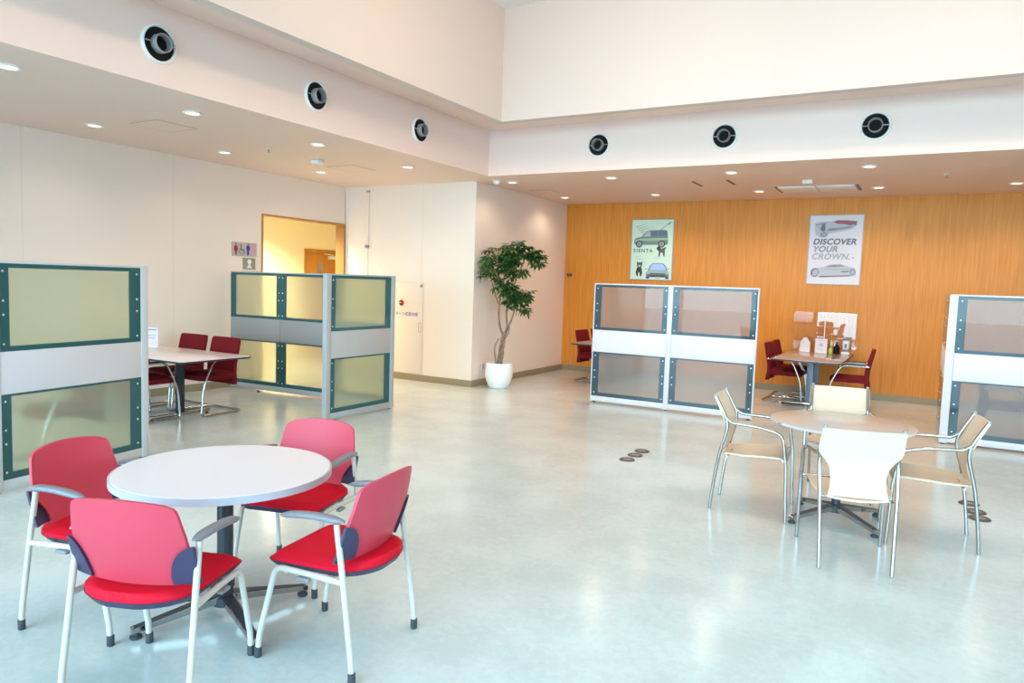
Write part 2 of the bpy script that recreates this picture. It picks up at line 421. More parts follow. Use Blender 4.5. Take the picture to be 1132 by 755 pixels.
def hatch(name, x, y, s, label):
    mb = MB().box(-s/2+.008, s/2-.008, -s/2+.008, s/2-.008, -.003, 0)
    o = thing(name, label, 'ceiling panel', (x, y, H1), group='ceiling access panels')
    mb.build('panel', M['low_ceiling'], o, smooth=0)
    f = MB()
    for a, c, d_, e in ((-s/2, s/2, -s/2, -s/2+.008), (-s/2, s/2, s/2-.008, s/2), (-s/2, -s/2+.008, -s/2+.008, s/2-.008), (s/2-.008, s/2, -s/2+.008, s/2-.008)): f.box(a, c, d_, e, -.003, 0)
    f.build('edge', M['line'], o, smooth=0)
hatch('ceiling_hatch', -6.92, 4.79, .46, 'square ceiling access panel nearest the camera above the left tables')
hatch('ceiling_hatch', -6.94, 7.62, .46, 'square ceiling access panel in the far left corner above the doorway')
hatch('ceiling_hatch', -5.45, 10.5, .36, 'ceiling access panel beside the plant, near the wood wall corner')

def slot(x, y0, y1, label):
    o = MB().box(x-.02, x+.02, y0, y1, H1-.004, H1).build('ceiling_slot', M['outlet_brown'], smooth=0); tag(o, label, 'ceiling slot', 'ceiling air slots')
slot(-2.92, 10.07, 10.57, 'left one of two narrow dark slots in the low ceiling')
slot(-2.445, 10.07, 10.52, 'right one of two narrow dark slots in the low ceiling')

ac = thing('ceiling_air_conditioner', 'pale two-panel ceiling air conditioner above the poster of car sketches', 'air conditioner', (-1.435, 11.2, H1))
MB().box(-.5, -.01, -.29, .29, -.018, 0, .004).build('panel', M['white_plastic'], ac)
MB().box(.01, .5, -.29, .29, -.018, 0, .004).build('panel', M['white_plastic'], ac)
for x in (-.545, .51): MB().box(x, x+.035, -.3, .3, -.008, 0).build('air_slot', M['outlet_brown'], ac, smooth=0)

def boxy(name, x, y, label, cat):
    o = thing(name, label, cat, (x, y, H1))
    MB().box(-.06, .06, -.06, .06, -.05, 0, .008).build('body', M['white_plastic'], o)
    MB().lathe([(0, -.062), (.025, -.058), (.032, -.05), (0, -.05)], 16).build('lens', M['white_edge'], o)
boxy('ceiling_sensor', -6.9, 6.94, 'small white box sensor on the ceiling over the left booth', 'sensor')
boxy('ceiling_sensor', -1.459, 10.35, 'small white box sensor beside the ceiling air conditioner', 'sensor')
o = thing('smoke_detector', 'small white round smoke detector near the bulkhead corner', 'smoke detector', (-5.6, 9.25, H1))
MB().lathe([(0, -.05), (.035, -.048), (.05, -.03), (.055, -.012), (.07, -.01), (.07, 0), (0, 0)], 24).build('body', M['white_plastic'], o)
for x, y, lb in ((-6.833, 6.084, 'tiny ceiling sprinkler head between the left downlight rows'), (.124, 10.268, 'tiny ceiling sprinkler head right of the air conditioner')):
    o = thing('ceiling_sprinkler', lb, 'sprinkler', (x, y, H1))
    MB().lathe([(0, -.012), (.03, -.01), (.035, 0), (0, 0)], 16).build('rosette', M['white_plastic'], o)
    MB().tube([(0, 0, -.01), (0, 0, -.045)], .008).lathe([(0, -.05), (.02, -.05), (.02, -.046), (0, -.046)], 12).build('nozzle', M['vent_grey'], o)

# round air vents: local +Y... drawn along local Z, then turned to face the hall
def vent(loc, kind, label, tilt):
    o = thing('air_vent', label, 'air vent', loc, group='round nozzle air vents')
    R = (Matrix.Rotation(PI/2, 4, 'Y') if kind == 'x' else Matrix.Rotation(PI/2, 4, 'X'))
    MB().lathe([(.153, 0), (.153, .012), (.147, .022), (.136, .024), (.130, .014), (.130, 0)], 40, mx=R).build('trim_ring', M['white_plastic'], o)
    MB().lathe([(.131, .012), (.1, .006), (0, .004)], 32, mx=R).build('bowl', M['black'], o)
    R2 = R @ Matrix.Translation((0, 0, .03)) @ Matrix.Rotation(tilt[0], 4, 'X') @ Matrix.Rotation(tilt[1], 4, 'Y')
    nz = MB().lathe([(.074, -.02), (.074, .045), (.071, .05), (.065, .045), (.060, -.015), (.055, -.02)], 32, mx=R2).build('nozzle', M['vent_grey'], o)
    MB().lathe([(.061, -.012), (0, -.012)], 24, mx=R2).build('throat', M['black'], nz)
    if kind == 'x': MB().tube([(.03, -.13, 0), (.03, -.07, 0)], .006, 6).tube([(.03, .07, 0), (.03, .13, 0)], .006, 6).build('pivot', M['vent_grey'], o)
    else: MB().tube([(-.13, -.03, 0), (-.07, -.03, 0)], .006, 6).tube([(.07, -.03, 0), (.13, -.03, 0)], .006, 6).build('pivot', M['vent_grey'], o)
for y, lb in ((3.742, 'large round nozzle vent nearest the camera on the left bulkhead'), (5.466, 'middle one of three round nozzle vents on the left bulkhead'), (7.194, 'round nozzle vent on the left bulkhead nearest the corner')):
    vent((XB, y, 3.408), 'x', lb, (0, -.0))
for x, lb in ((-3.802, 'round nozzle vent on the back bulkhead nearest the corner'), (-2.196, 'middle one of three round nozzle vents on the back bulkhead'), (-.592, 'round nozzle vent farthest from the corner on the back bulkhead')):
    vent((x, YB, 3.411), 'y', lb, (0, 0))

# ------------------------------------------------------------------ privacy screens
HS = 1.637
def bay(root, x0, x1, border, frost, band, il, ir, base='alu', th=.05, bolts=(True, True), at=(0, 0), turn=0):
    """one bay between x0 and x1 along local X, front face at y=0 (toward -Y)"""
    made = []
    for (z0, z1, i0, i1) in ((1.003, HS-.018, 1.04, 1.588), (.092, .702, .142, .685)):
        f = MB()
        f.box(x0, x0+il, .004, .018, z0, z1).box(x1-ir, x1, .004, .018, z0, z1)
        f.box(x0+il, x1-ir, .004, .018, z0, i0).box(x0+il, x1-ir, .004, .018, i1, z1)
        g = f.build('glass_border', M[border], root, smooth=0); made.append(g)
        made.append(MB().box(x0+il, x1-ir, .005, .013, i0, i1).build('frosted_pane', M[frost], root, smooth=0))
        hh = z1-z0
        for x, on in ((x0+min(il*.42, .036), bolts[0]), (x1-min(ir*.42, .036), bolts[1])):
            if not on: continue
            for fz in (.085, .42, .58, .915):
                MB().lathe([(0, .005), (.006, .004), (.0085, 0), (.0085, -.004), (0, -.004)], 10, mx=facing_minus_y(x, .004, z0+hh*fz)).build('bolt', M['bolt'], g)
    made.append(MB().box(x0+.002, x1-.002, 0, th, .702, 1.003, .003).build('centre_band', M[band], root))
    made.append(MB().box(x0, x1, .002, th, .022, .092, .003).build('base_rail', M[base], root))
    made.append(MB().box(x0, x1, 0, th, HS-.018, HS, .003).build('top_rail', M[base], root))
    for o in made: o.location = (*at, 0); o.rotation_euler = (0, 0, turn)
def post(root, x0, x1, y0=-.004, y1=.054, m='alu', at=(0, 0), turn=0):
    o = MB().box(x0, x1, y0, y1, .012, HS, .004).build('post', M[m], root); o.location = (*at, 0); o.rotation_euler = (0, 0, turn)
def foot(root, x, y=.025):
    MB().lathe([(0, 0), (.022, 0), (.022, .008), (.01, .012), (.01, .025), (0, .025)], 14).build('levelling_foot', M['black_metal'], root, (x, y, 0))

SG = 'glass privacy screens'
a = math.atan2(3.8057-2.583, -5.7232+5.5413)
ls = thing('privacy_screen', 'left screen with greenish frosted panes nearest the camera, behind the red chairs', 'privacy screen', (-5.5413, 2.583, 0), a, SG)
bay(ls, 0, 1.166, 'border_green_cast', 'frost_green_cast', 'band_pale', .073, .108, 'alu_pale')
post(ls, 1.166, 1.236, m='alu_pale'); post(ls, -.075, 0, m='alu_pale')
for x in (-.03, 1.2): foot(ls, x)

cs = thing('privacy_screen', 'L-shaped screen with green glass borders standing before the doorway and toilet sign', 'privacy screen', (-5.63, 5.82, 0), PI/2, SG)
bay(cs, .075, 1.095, 'border_green_cast', 'frost_green_cast', 'band_silver', .07, .10, 'alu_grey', bolts=(True, False))
post(cs, 0, .075, m='alu_grey'); post(cs, 1.095, 1.17, m='alu_grey')
wa, wt = (1.02, 2.80), -PI/2+rad(2.7)
for u0, u1 in ((.01, .94), (.94, 1.87), (1.87, 2.77)):
    bay(cs, u0, u1, 'border_green_cast', 'frost_green_cast', 'band_grey', .10, .075, 'alu_grey', bolts=(u0 > .5, u1 < 2), at=wa, turn=wt)
for x, y in ((.04, .025), (1.13, .025), (1.0, 2.2), (1.0, .9)): foot(cs, x, y)

ms = thing('privacy_screen', 'two-bay screen with white bands standing in front of the car poster', 'privacy screen', (-3.93, 9.16, 0), 0, SG)
bay(ms, .014, 1.035, 'border_blue_cast', 'frost_grey_cast', 'band_white', .092, .068)
bay(ms, 1.10, 2.156, 'border_blue_cast', 'frost_grey_cast', 'band_white', .085, .072)
post(ms, 0, .014); post(ms, 1.035, 1.10); post(ms, 2.156, 2.172)
for x in (.05, 1.07, 2.12): foot(ms, x)

rs = thing('privacy_screen', 'screen at the right edge behind the cream chairs, its white corner post showing', 'privacy screen', (.2313, 9.16, 0), 0, SG)
bay(rs, .08, 1.12, 'border_blue_cast', 'frost_grey_cast', 'band_white', .085, .07)
post(rs, -.0, .08); post(rs, 1.12, 1.185)
bay(rs, 0, 1.0, 'border_blue_cast', 'frost_grey_cast', 'band_white', .08, .08, 'alu_grey', at=(.0, 2.06), turn=-PI/2)
bay(rs, 1.0, 2.0, 'border_blue_cast', 'frost_grey_cast', 'band_white', .08, .08, 'alu_grey', at=(.0, 2.06), turn=-PI/2)
for x, y in ((.04, .025), (1.15, .025), (.025, 2.0)): foot(rs, x, y)

# ------------------------------------------------------------------ red armchairs and their table
def shell_w(v):
    return interp(v, [(0, .165), (.10, .168), (.2, .180), (.30, .203), (.38, .226), (.45, .230), (.6, .226), (.85, .212), (.93, .205), (.97, .194), (1, .168)])
def shell_pt(u, v, off):
    s = u*2-1; w_ = shell_w(v)
    crown = .016*(1-s*s)*max(0, (v-.6)/.4)                       # top edge arches up in the middle
    x = s*w_
    y = -.178-.085*v-.012*math.sin(PI*v)+.045*(x/.22)**2
    return (x, y-off, .465+.318*v+crown)
def make_red_chair():
    t = thing('armchair', '', 'armchair', group='red armchairs round the white table')
    # seat
    def hw(v): return .225*(1-.12*max(0, (v-.93)/.07)**2)*(math.sqrt(max(.0, 1-((.34-v)/.34)**2*.93)) if v < .34 else 1)
    def top(u, v):
        s = u*2-1; e = max(abs(s), 0)**8
        y = -.262+.470*v
        z = .462-.022*e-.03*max(0, (v-.86)/.14)**2-.012*(1-s*s)*math.sin(PI*v)
        return (s*hw(v), y, z)
    def bot(u, v):
        s = u*2-1; y = -.262+.470*v
        return (s*hw(v)*.985, y, .422)
    MB().sheet(lambda u, v: top(u, v**1.7), lambda u, v: bot(u, v**1.7), 18, 44).build('seat_pad', M['red'], t, smooth=50)
    def top2(u, v):
        s = u*2-1; return (s*hw(v)*1.0, -.266+.476*v, .424)
    def bot2(u, v):
        s = u*2-1; return (s*hw(v)*.90, -.25+.446*v, .398)
    MB().sheet(lambda u, v: top2(u, v**1.7), lambda u, v: bot2(u, v**1.7), 14, 44).build('seat_shell', M['navy'], t, smooth=50)
    # back shell
    MB().sheet(lambda u, v: shell_pt(u, v, 0), lambda u, v: shell_pt(u, v, .014), 18, 26).build('backrest', M['pink'], t, smooth=50)
    for sx in (-1, 1):
        # navy bracket joining back and post
        def bt(u, v, o=0.):
            ang = u*PI/2
            x = .252-.088*u
            zt = .475+.150*math.sqrt(max(0, 1-(u*.98)**2)); z = .472+(zt-.472)*v
            vv = (z-.465)/.318; y = -.178-.085*vv-.012*math.sin(PI*vv)+.045*(x/.22)**2-.0145-o
            return (sx*x, y, z)
        MB().sheet(lambda u, v: bt(u, v), lambda u, v: bt(u, v, .012), 10, 8).build('back_bracket', M['navy'], t, smooth=50)
        # rear leg rising to the armrest
        P = fillet([(sx*.256, -.235, .03), (sx*.256, -.229, .105), (sx*.250, -.185, .41), (sx*.246, -.150, .632)], [.15, .3], 5)
        lg = MB().tube(P, .0125, 12).build('leg', M['cream_metal'], t, smooth=60)
        MB().lathe([(0, 0), (.013, 0), (.0155, .004), (.0155, .045), (.0125, .047), (0, .047)], 14, mx=Matrix.Translation((sx*.256, -.236, 0))).build('rubber_foot', M['rubber'], lg)
        # front leg bending back into the seat rail
        P = fillet([(sx*.236, .235, .03), (sx*.236, .228, .10), (sx*.231, .152, .405), (sx*.240, -.05, .402), (sx*.250, -.183, .400)], [.12, .055, .3], 6)
        lg = MB().tube(P, .0125, 12).build('leg', M['cream_metal'], t, smooth=60)
        MB().lathe([(0, 0), (.013, 0), (.0155, .004), (.0155, .045), (.0125, .047), (0, .047)], 14, mx=Matrix.Translation((sx*.236, .236, 0))).build('rubber_foot', M['rubber'], lg)
        MB().box(sx*.252-.012, sx*.252+.012, -.03, .03, .378, .392, .003).build('stacking_lug', M['arm_grey'], t)
        # armrest: a flattened bar with rounded ends, dipping forward
        def ar(u, v):
            y = -.185+.30*u; e = 1-(2*u-1)**8; h = .0135*max(.25, e); w_ = .023*max(.35, e)
            cz = .645+.010*math.sin(PI*u)-.012*u*u; cx = sx*(.246+.006*math.sin(PI*u)); q = 2*PI*v
            k = .75; c_, s_ = math.cos(q), math.sin(q)
            return (cx+w_*math.copysign(abs(c_)**k, c_), y, cz+h*math.copysign(abs(s_)**k, s_))
        m = MB(); nu, nv = 16, 16
        rings = [[m.bm.verts.new(ar(i/nu, j/nv)) for j in range(nv)] for i in range(nu+1)]
        for i in range(nu):
            for j_ in range(nv): m.bm.faces.new((rings[i][j_], rings[i][(j_+1) % nv], rings[i+1][(j_+1) % nv], rings[i+1][j_]))
        m.bm.faces.new(rings[0]); m.bm.faces.new(rings[-1][::-1])
        m.build('armrest', M['arm_grey'], t, smooth=60)
    MB().tube([(-.243, -.10, .393), (.243, -.10, .393)], .010, 10).tube([(-.232, .10, .393), (.232, .10, .393)], .010, 10).build('crossbar', M['cream_metal'], t, smooth=60)
    return t
rc = make_red_chair(); st = []
place(rc, st, (-2.135, 2.305, 0), rad(99.0), 'red armchair to the right of the white round table, turned toward it')
place(rc, st, (-2.505, 1.726, 0), rad(20.5), 'red armchair nearest the camera with its pink back toward us')
place(rc, st, (-3.200, 1.935, 0), rad(-77), 'red armchair left of the white round table, in front of the left screen')
place(rc, st, (-2.835, 2.737, 0), rad(195.5), 'red armchair on the far side of the white round table')

def star_base(root, feet, h, m_top, r_leg=.40):
    for an in feet:
        c, s = math.cos(an), math.sin(an)
        mx = Matrix.Rotation(an, 4, 'Z')
        g = MB()
        # tapering arm, high at the column and low at the tip
        g.sheet(lambda u, v: (.03+(r_leg-.03)*u, (v-.5)*(.062-.022*u), .112-.062*u), lambda u, v: (.03+(r_leg-.03)*u, (v-.5)*(.050-.016*u), .066-.046*u+.008), 8, 4)
        lg = g.build('base_arm', M['chrome'], root, smooth=40); lg.rotation_euler = (0, 0, an)
        MB().sheet(lambda u, v: (.04+(r_leg-.052)*u, (v-.5)*(.046-.014*u), .1145-.062*u), lambda u, v: (.04+(r_leg-.052)*u, (v-.5)*(.046-.014*u), .108-.062*u), 8, 3).build('arm_cover', m_top, lg, smooth=40)
        MB().lathe([(0, 0), (.022, 0), (.025, .005), (.025, .014), (.014, .018), (.014, .03), (0, .03)], 16, mx=Matrix.Translation((r_leg-.02, 0, 0))).build('glide', M['rubber'], lg)

tb = thing('round_table', 'white round table among the red armchairs', 'table', (-2.752, 2.208, 0), 0, 'round tables')
MB().lathe([(0, .672), (.470, .672), (.472, .675), (.472, .701), (.469, .704), (0, .704)], 72).build('tabletop', M['white_top'], tb, smooth=30)
ring(MB(), .4722, .4775, .671, .7025, 72).build('edge_band', M['edge_lilac'], tb, smooth=30)
MB().lathe([(0, .64), (.17, .645), (.17, .672), (0, .672)], 24).build('top_plate', M['black_metal'], tb)
MB().lathe([(.036, .06), (.036, .65), (0, .65)], 24).lathe([(0, .06), (.055, .06), (.055, .10), (.036, .12)], 24).build('column', M['black_metal'], tb)
star_base(tb, [rad(69+90*k) for k in range(4)], .1, M['black_metal'], .40)

# ------------------------------------------------------------------ cream sling chairs and their table
def make_white_chair():
    t = thing('sling_chair', '', 'chair', group='cream sling chairs round the table')
    # side profile used by seat and back
    def bw(v):                                                # half width of the back sheet, v=0 bottom .. 1 top
        return interp(v, [(0, .165), (.12, .152), (.28, .150), (.42, .163), (.52, .190), (.60, .222), (.68, .228), (1, .222)])
    def back(u, v, o):
        s = u*2-1; z = .425+.405*v
        yv = interp(v, [(0, -.205), (.15, -.185), (.30, -.168), (.55, -.172), (.8, -.215), (1, -.256)])
        y = yv-.022*(1-s*s)*(1 if v > .3 else v/.3)
        return (s*bw(v), y-o, z)
    def seat(u, v, o):
        s = u*2-1; y = -.205+.445*v
        w_ = .165+.055*min(1, v/.35)**1.0
        z = .425+.022*math.sin(PI*min(1, v*1.0)*.5)-.016*(1-s*s)-.02*max(0, (v-.9)/.1)**2
        return (s*w_, y, z-o)
    MB().sheet(lambda u, v: back(u, v, 0), lambda u, v: back(u, v, .010), 14, 26).build('backrest', M['sling'], t, smooth=60)
    MB().sheet(lambda u, v: seat(u, v, 0), lambda u, v: seat(u, v, .013), 14, 20).build('seat', M['sling'], t, smooth=60)
    for sx in (-1, 1):
        # rear leg that becomes the back post
        P = spline([(sx*.195, -.265, .004), (sx*.200, -.245, .20), (sx*.207, -.212, .42), (sx*.212, -.172, .58), (sx*.212, -.172, .66), (sx*.210, -.212, .75), (sx*.208, -.258, .835)], 6)
        lg = MB().tube(P, .0115, 12).build('leg', M['satin'], t, smooth=60)
        MB().lathe([(0, -.008), (.0125, -.006), (.0125, .012), (0, .012)], 12, mx=Matrix.Translation(P[-1])).build('end_cap', M['vent_grey'], lg)
        # armrest flowing into the front leg
        P = fillet([(sx*.214, -.180, .690), (sx*.225, -.135, .655), (sx*.246, .06, .648), (sx*.250, .215, .615), (sx*.250, .245, .40), (sx*.250, .262, .004)], [.05, .3, .085, .3], 8)
        MB().tube(P, .0115, 12).build('armrest_leg', M['satin'], t, smooth=60)
    MB().tube([(-.245, .225, .432), (.245, .225, .432)], .009, 10).tube([(-.205, -.16, .405), (.205, -.16, .405)], .009, 10).build('crossbar', M['satin'], t, smooth=60)
    return t
wc = make_white_chair(); st = []
place(wc, st, (-.317, 4.788, 0), rad(15.5), 'cream sling chair nearest the camera with its back toward us')
place(wc, st, (-1.019, 5.464, 0), rad(-86.4), 'cream sling chair left of its round table, seen from the side')
place(wc, st, (.112, 5.472, 0), rad(97), 'cream sling chair right of its round table, seen from the side')
place(wc, st, (-.53, 6.28, 0), rad(187.5), 'cream sling chair on the far side of its round table, only its back showing above')

tb = thing('round_table', 'pale grey round table among the cream sling chairs', 'table', (-.452, 5.53, 0), 0, 'round tables')
MB().lathe([(0, .680), (.46, .680), (.472, .684), (.475, .692), (.472, .700), (.462, .703), (0, .703)], 72).build('tabletop', M['grey_top'], tb, smooth=30)
for an in (40, 130, 220, 310):
    mx = Matrix.Rotation(rad(an), 4, 'Z') @ Matrix.Translation((.472, 0, .69))
    MB().box(-.012, .008, -.02, .02, -.014, .0135, .004, mx=mx).build('edge_clip', M['vent_grey'], tb)
MB().lathe([(0, .655), (.16, .66), (.16, .68), (0, .68)], 24).build('top_plate', M['black_metal'], tb)
MB().lathe([(.030, .06), (.030, .66), (0, .66)], 24).lathe([(0, .06), (.05, .06), (.05, .10), (.03, .12)], 24).build('column', M['black_metal'], tb)
star_base(tb, [rad(47+90*k) for k in range(4)], .1, M['rubber'], .385)

# ------------------------------------------------------------------ booth tables and cantilever chairs
def make_booth_table(length, top):
    """long side along local Y, width along X"""
    t = thing('booth_table', '', 'table', group='long booth tables')
    MB().prism(rrect(-.44, .44, -length/2, length/2, .05), .682, .700, .006, mi=0).build('tabletop', [M[top]], t, smooth=40)
    eb = MB(); o_ = rrect(-.446, .446, -length/2-.006, length/2+.006, .055); eb.prism(o_, .676, .694, .003)
    eb.build('edge_band', M['black_metal'], t, smooth=40)
    for y in (-.32, .32):
        lg = MB().box(-.042, .042, y-.026, y+.026, .05, .676, .006).build('leg', M['grey_post' if top == 'brown_top' else 'black_metal'], t)
        MB().box(-.37, .37, y-.028, y+.028, .022, .058, .012).build('foot_bar', M['chrome'], lg)
        for x in (-.34, .34): MB().lathe([(0, 0), (.02, 0), (.022, .006), (.012, .024), (0, .024)], 12, mx=Matrix.Translation((x, y, 0))).build('glide', M['rubber'], lg)
        MB().box(-.33, .33, y-.03, y+.03, .655, .676, .004).build('top_bracket', M['black_metal'], lg)
    return t
bt = make_booth_table(1.9, 'brown_top')
bt['label'] = 'brown-topped table against the wood wall below the clear divider'
bt.location = (-1.335, 11.20, 0)
c = copy_tree(bt); c.location = (-4.33, 11.20, 0); c['label'] = 'dark-edged table by the wood wall, its end showing left of the middle screen'
bt2 = make_booth_table(1.9, 'white_top'); bt2.location = (-7.37, 5.06, 0); bt2.rotation_euler = (0, 0, PI/2)
bt2['label'] = 'pale-topped table with black edge in the left booth'

def make_cantilever():
    t = thing('cantilever_chair', '', 'chair', group='dark red cantilever chairs')
    def sw(v): return .225*(1-.10*max(0, (v-.9)/.1)**2)
    MB().sheet(lambda u, v: ((2*u-1)*sw(v), -.21+.45*v, .475-.03*abs(2*u-1)**6-.03*max(0, (v-.85)/.15)**2),
               lambda u, v: ((2*u-1)*sw(v)*.96, -.21+.44*v, .395), 12, 14).build('seat', M['darkred'], t, smooth=50)
    def bk(u, v, o):
        s = 2*u-1; w_ = interp(v, [(0, .205), (.18, .225), (.5, .232), (.9, .235), (.97, .232), (1, .222)])
        y = interp(v, [(0, -.235), (.25, -.215), (.45, -.222), (1, -.292)])
        return (s*w_, y-o*(.55+.45*(1-v))+.02*s*s, .315+.535*v)
    MB().sheet(lambda u, v: bk(u, v, -.012), lambda u, v: bk(u, v, .045), 12, 18).build('backrest', M['darkred'], t, smooth=50)
    side = [(.262, -.235, .628), (.262, .10, .632), (.262, .235, .34), (.262, .262, .014), (.262, -.285, .014)]
    L_ = side+[(-p[0], p[1], p[2]) for p in side[::-1]]
    P = fillet(L_, [.13, .6, .035, .08, .08, .035, .6, .13], 7)
    MB().tube(P, .012, 10).build('frame', M['chrome'], t, smooth=60)
    MB().tube([(-.262, .20, .405), (.262, .20, .405)], .010, 8).tube([(-.262, -.235, .628), (-.20, -.235, .628)], .010, 8).tube([(.20, -.235, .628), (.262, -.235, .628)], .010, 8).build('crossbar', M['chrome'], t, smooth=60)
    for sx in (-1, 1): MB().box(sx*.262-.018, sx*.262+.018, -.21, .05, .636, .652, .005).build('armrest', M['black_metal'], t)
    return t
cc = make_cantilever(); st = []
place(cc, st, (-7.70, 5.45, 0), rad(180), 'dark red chair across the left booth table, the one nearer the wall')
place(cc, st, (-7.12, 5.45, 0), rad(180), 'dark red chair across the left booth table, the one nearer the green screen')
place(cc, st, (-7.25, 4.755, 0), rad(0), 'dark red chair on the near side of the left booth table')
place(cc, st, (-6.18, 3.32, 0), rad(176), 'dark red chair blurred behind the lower frosted pane of the left screen')
place(cc, st, (-1.70, 11.20, 0), rad(-90), 'dark red chair left of the brown table by the wood wall, nearer the camera')
place(cc, st, (-1.70, 11.84, 0), rad(-90), 'dark red chair left of the brown table by the wood wall, nearer the wall')
place(cc, st, (-.85, 11.05, 0), rad(93), 'dark red chair right of the brown table by the wood wall')
place(cc, st, (-4.73, 11.20, 0), rad(-90), 'dark red chair peeking out left of the middle screen, nearer the camera')
place(cc, st, (-4.73, 11.84, 0), rad(-90), 'dark red chair peeking out left of the middle screen, nearer the wood wall')
place(cc, st, (.86, 9.62, 0), rad(-88), 'dark red chair blurred behind the lower frosted pane of the right screen')

# clear divider and small things on the brown table
dv = thing('table_divider', 'clear acrylic divider with rounded top corners on the brown table by the wood wall', 'divider', (-1.31, 12.03, .70))
MB().prism(rrect(-.455, .455, .03, .61, .05), -.003, .003, mx=facing_minus_y(0, 0, 0)).build('panel', M['acrylic'], dv, smooth=0)
for x in (-.32, .32): MB().box(x-.03, x+.03, -.05, .05, 0, .012, .003).box(x-.03, x+.03, -.012, -.004, .01, .05).box(x-.03, x+.03, .004, .012, .01, .05).build('foot', M['white_plastic'], dv)
MB().box(-.005, .005, -.006, -.003, .03, .605).build('joint_strip', M['white_plastic'], dv, smooth=0)
TZ = .70
o = thing('card_stand', 'white house-shaped card stand on the brown table, leftmost of the small things', 'card stand', (-1.555, 11.86, TZ))
MB().prism([(-.075, 0), (.075, 0), (.07, .16), (.045, .175), (.03, .215), (-.03, .215), (-.045, .175), (-.07, .16)], -.004, .004, mx=facing_minus_y(0, 0, 0)).build('card', M['paper'], o, smooth=0)
MB().box(-.06, .06, -.03, .03, 0, .012, .003).build('foot', M['white_plastic'], o)
MB().box(-.055, .055, -.0052, -.004, .09, .094).box(-.055, .055, -.0052, -.004, .12, .124).box(-.05, .02, -.0052, -.004, .145, .149).build('printed_lines', M['p_light'], o, smooth=0)
o = thing('menu_card', 'square white menu card standing in the middle of the brown table end', 'menu card', (-1.325, 11.84, TZ))
MB().box(-.085, .085, -.004, .004, .005, .215, .001).build('card', M['paper'], o, smooth=0)
MB().box(-.085, .085, -.028, .028, 0, .010, .002).build('foot', M['white_plastic'], o)
MB().prism(circle(.03, 20), -.0005, .0005, mx=facing_minus_y(0, -.0048, .12)).box(-.06, .06, -.0052, -.004, .185, .195).box(-.05, .05, -.0052, -.004, .04, .046).box(-.05, .03, -.0052, -.004, .055, .061).build('printed_marks', M['p_light'], o, smooth=0)
o = thing('bottle', 'small yellow-green bottle beside the black bottle on the brown table', 'bottle', (-1.190, 11.86, TZ), 0, 'small bottles')
MB().lathe([(0, 0), (.026, 0), (.028, .01), (.028, .06), (.012, .085), (.012, .10), (0, .10)], 18).build('body', mat('yellow_green', (.50, .55, .10), .3), o)
MB().lathe([(.014, .09), (.014, .115), (0, .117)], 14).build('cap', mat('green_cap', (.10, .30, .08), .4), o)
o = thing('bottle', 'black pump bottle on the brown table', 'bottle', (-1.105, 11.82, TZ), 0, 'small bottles')
MB().lathe([(0, 0), (.040, 0), (.043, .01), (.043, .10), (.018, .135), (.018, .15), (0, .15)], 20).build('body', M['black'], o)
MB().lathe([(.012, .145), (.012, .17), (0, .172)], 12).box(-.012, .03, -.01, .01, .165, .178, .003).build('pump', M['black'], o)
o = thing('dispenser', 'tall grey and white dispenser on the brown table, rightmost of the small things', 'dispenser', (-.985, 11.86, TZ))
MB().box(-.055, .055, -.04, .04, 0, .035, .006).build('base', M['white_plastic'], o)
MB().box(-.052, .052, .0, .04, .035, .225, .008).build('back', M['vent_grey'], o)
MB().box(-.040, .040, -.035, .0, .075, .205, .008).build('box', M['paper'], o)
MB().box(-.055, .055, -.04, .04, .222, .24, .005).build('lid', M['grey_post'], o)
MB().box(-.014, .014, -.0375, -.034, .10, .16).build('mark', M['p_mid'], o, smooth=0)
o = thing('menu_card', 'white card with grey print standing on the left booth table beside the screen', 'menu card', (-7.95, 5.3, TZ), rad(20))
MB().box(-.12, .12, -.004, .004, .004, .235, .001).build('card', M['paper'], o, smooth=0)
MB().box(-.12, .12, -.03, .03, 0, .010, .002).build('foot', M['white_plastic'], o)
MB().box(-.06, .10, -.0055, -.004, .20, .215).box(-.03, .085, -.0055, -.004, .135, .142).box(-.05, .08, -.0055, -.004, .105, .111).build('printed_marks', M['p_grey'], o, smooth=0)

# ------------------------------------------------------------------ posters
def poster(x0, x1, z0, z1, label, m_print):
    o = thing('poster', label, 'poster', ((x0+x1)/2, Y3, (z0+z1)/2), group='car posters on the wood wall')
    w_, h_ = (x1-x0)/2, (z1-z0)/2
    f = MB(); b_ = .009
    f.box(-w_, w_, -.018, 0, h_-b_, h_).box(-w_, w_, -.018, 0, -h_, -h_+b_).box(-w_, -w_+b_, -.018, 0, -h_+b_, h_-b_).box(w_-b_, w_, -.018, 0, -h_+b_, h_-b_)
    f.build('frame', M['vent_grey'], o, smooth=0)
    return o, w_, h_
class Print:
    """flat printed shapes in poster coordinates (x right, z up), layered a fraction of a millimetre apart"""
    def __init__(s, mats): s.mb = MB(); s.mats = mats; s.k = 0
    def idx(s, m):
        if m not in s.mats: s.mats.append(m)
        return s.mats.index(m)
    def shape(s, pts, m):
        s.k += 1; y = -.010-.00012*s.k
        s.mb.poly([(x, y, z) for x, z in pts], s.idx(m)); return s
    def disc(s, x, z, r, m, rz=None): return s.shape([(x+r*math.cos(2*PI*i/24), z+(rz or r)*math.sin(2*PI*i/24)) for i in range(24)], m)
    def rect(s, x0, x1, z0, z1, m): return s.shape([(x0, z0), (x1, z0), (x1, z1), (x0, z1)], m)
    def text(s, body, x, z, size, m, **k):
        s.k += 6; s.mb.text(body, size, facing_minus_y(x, -.0105-.00012*s.k, z), s.idx(m), **k); return s
    def build(s, name, parent):
        # no normal recalculation needed for the flat layers
        return s.mb.build(name, [M[m] for m in s.mats], parent, smooth=0)

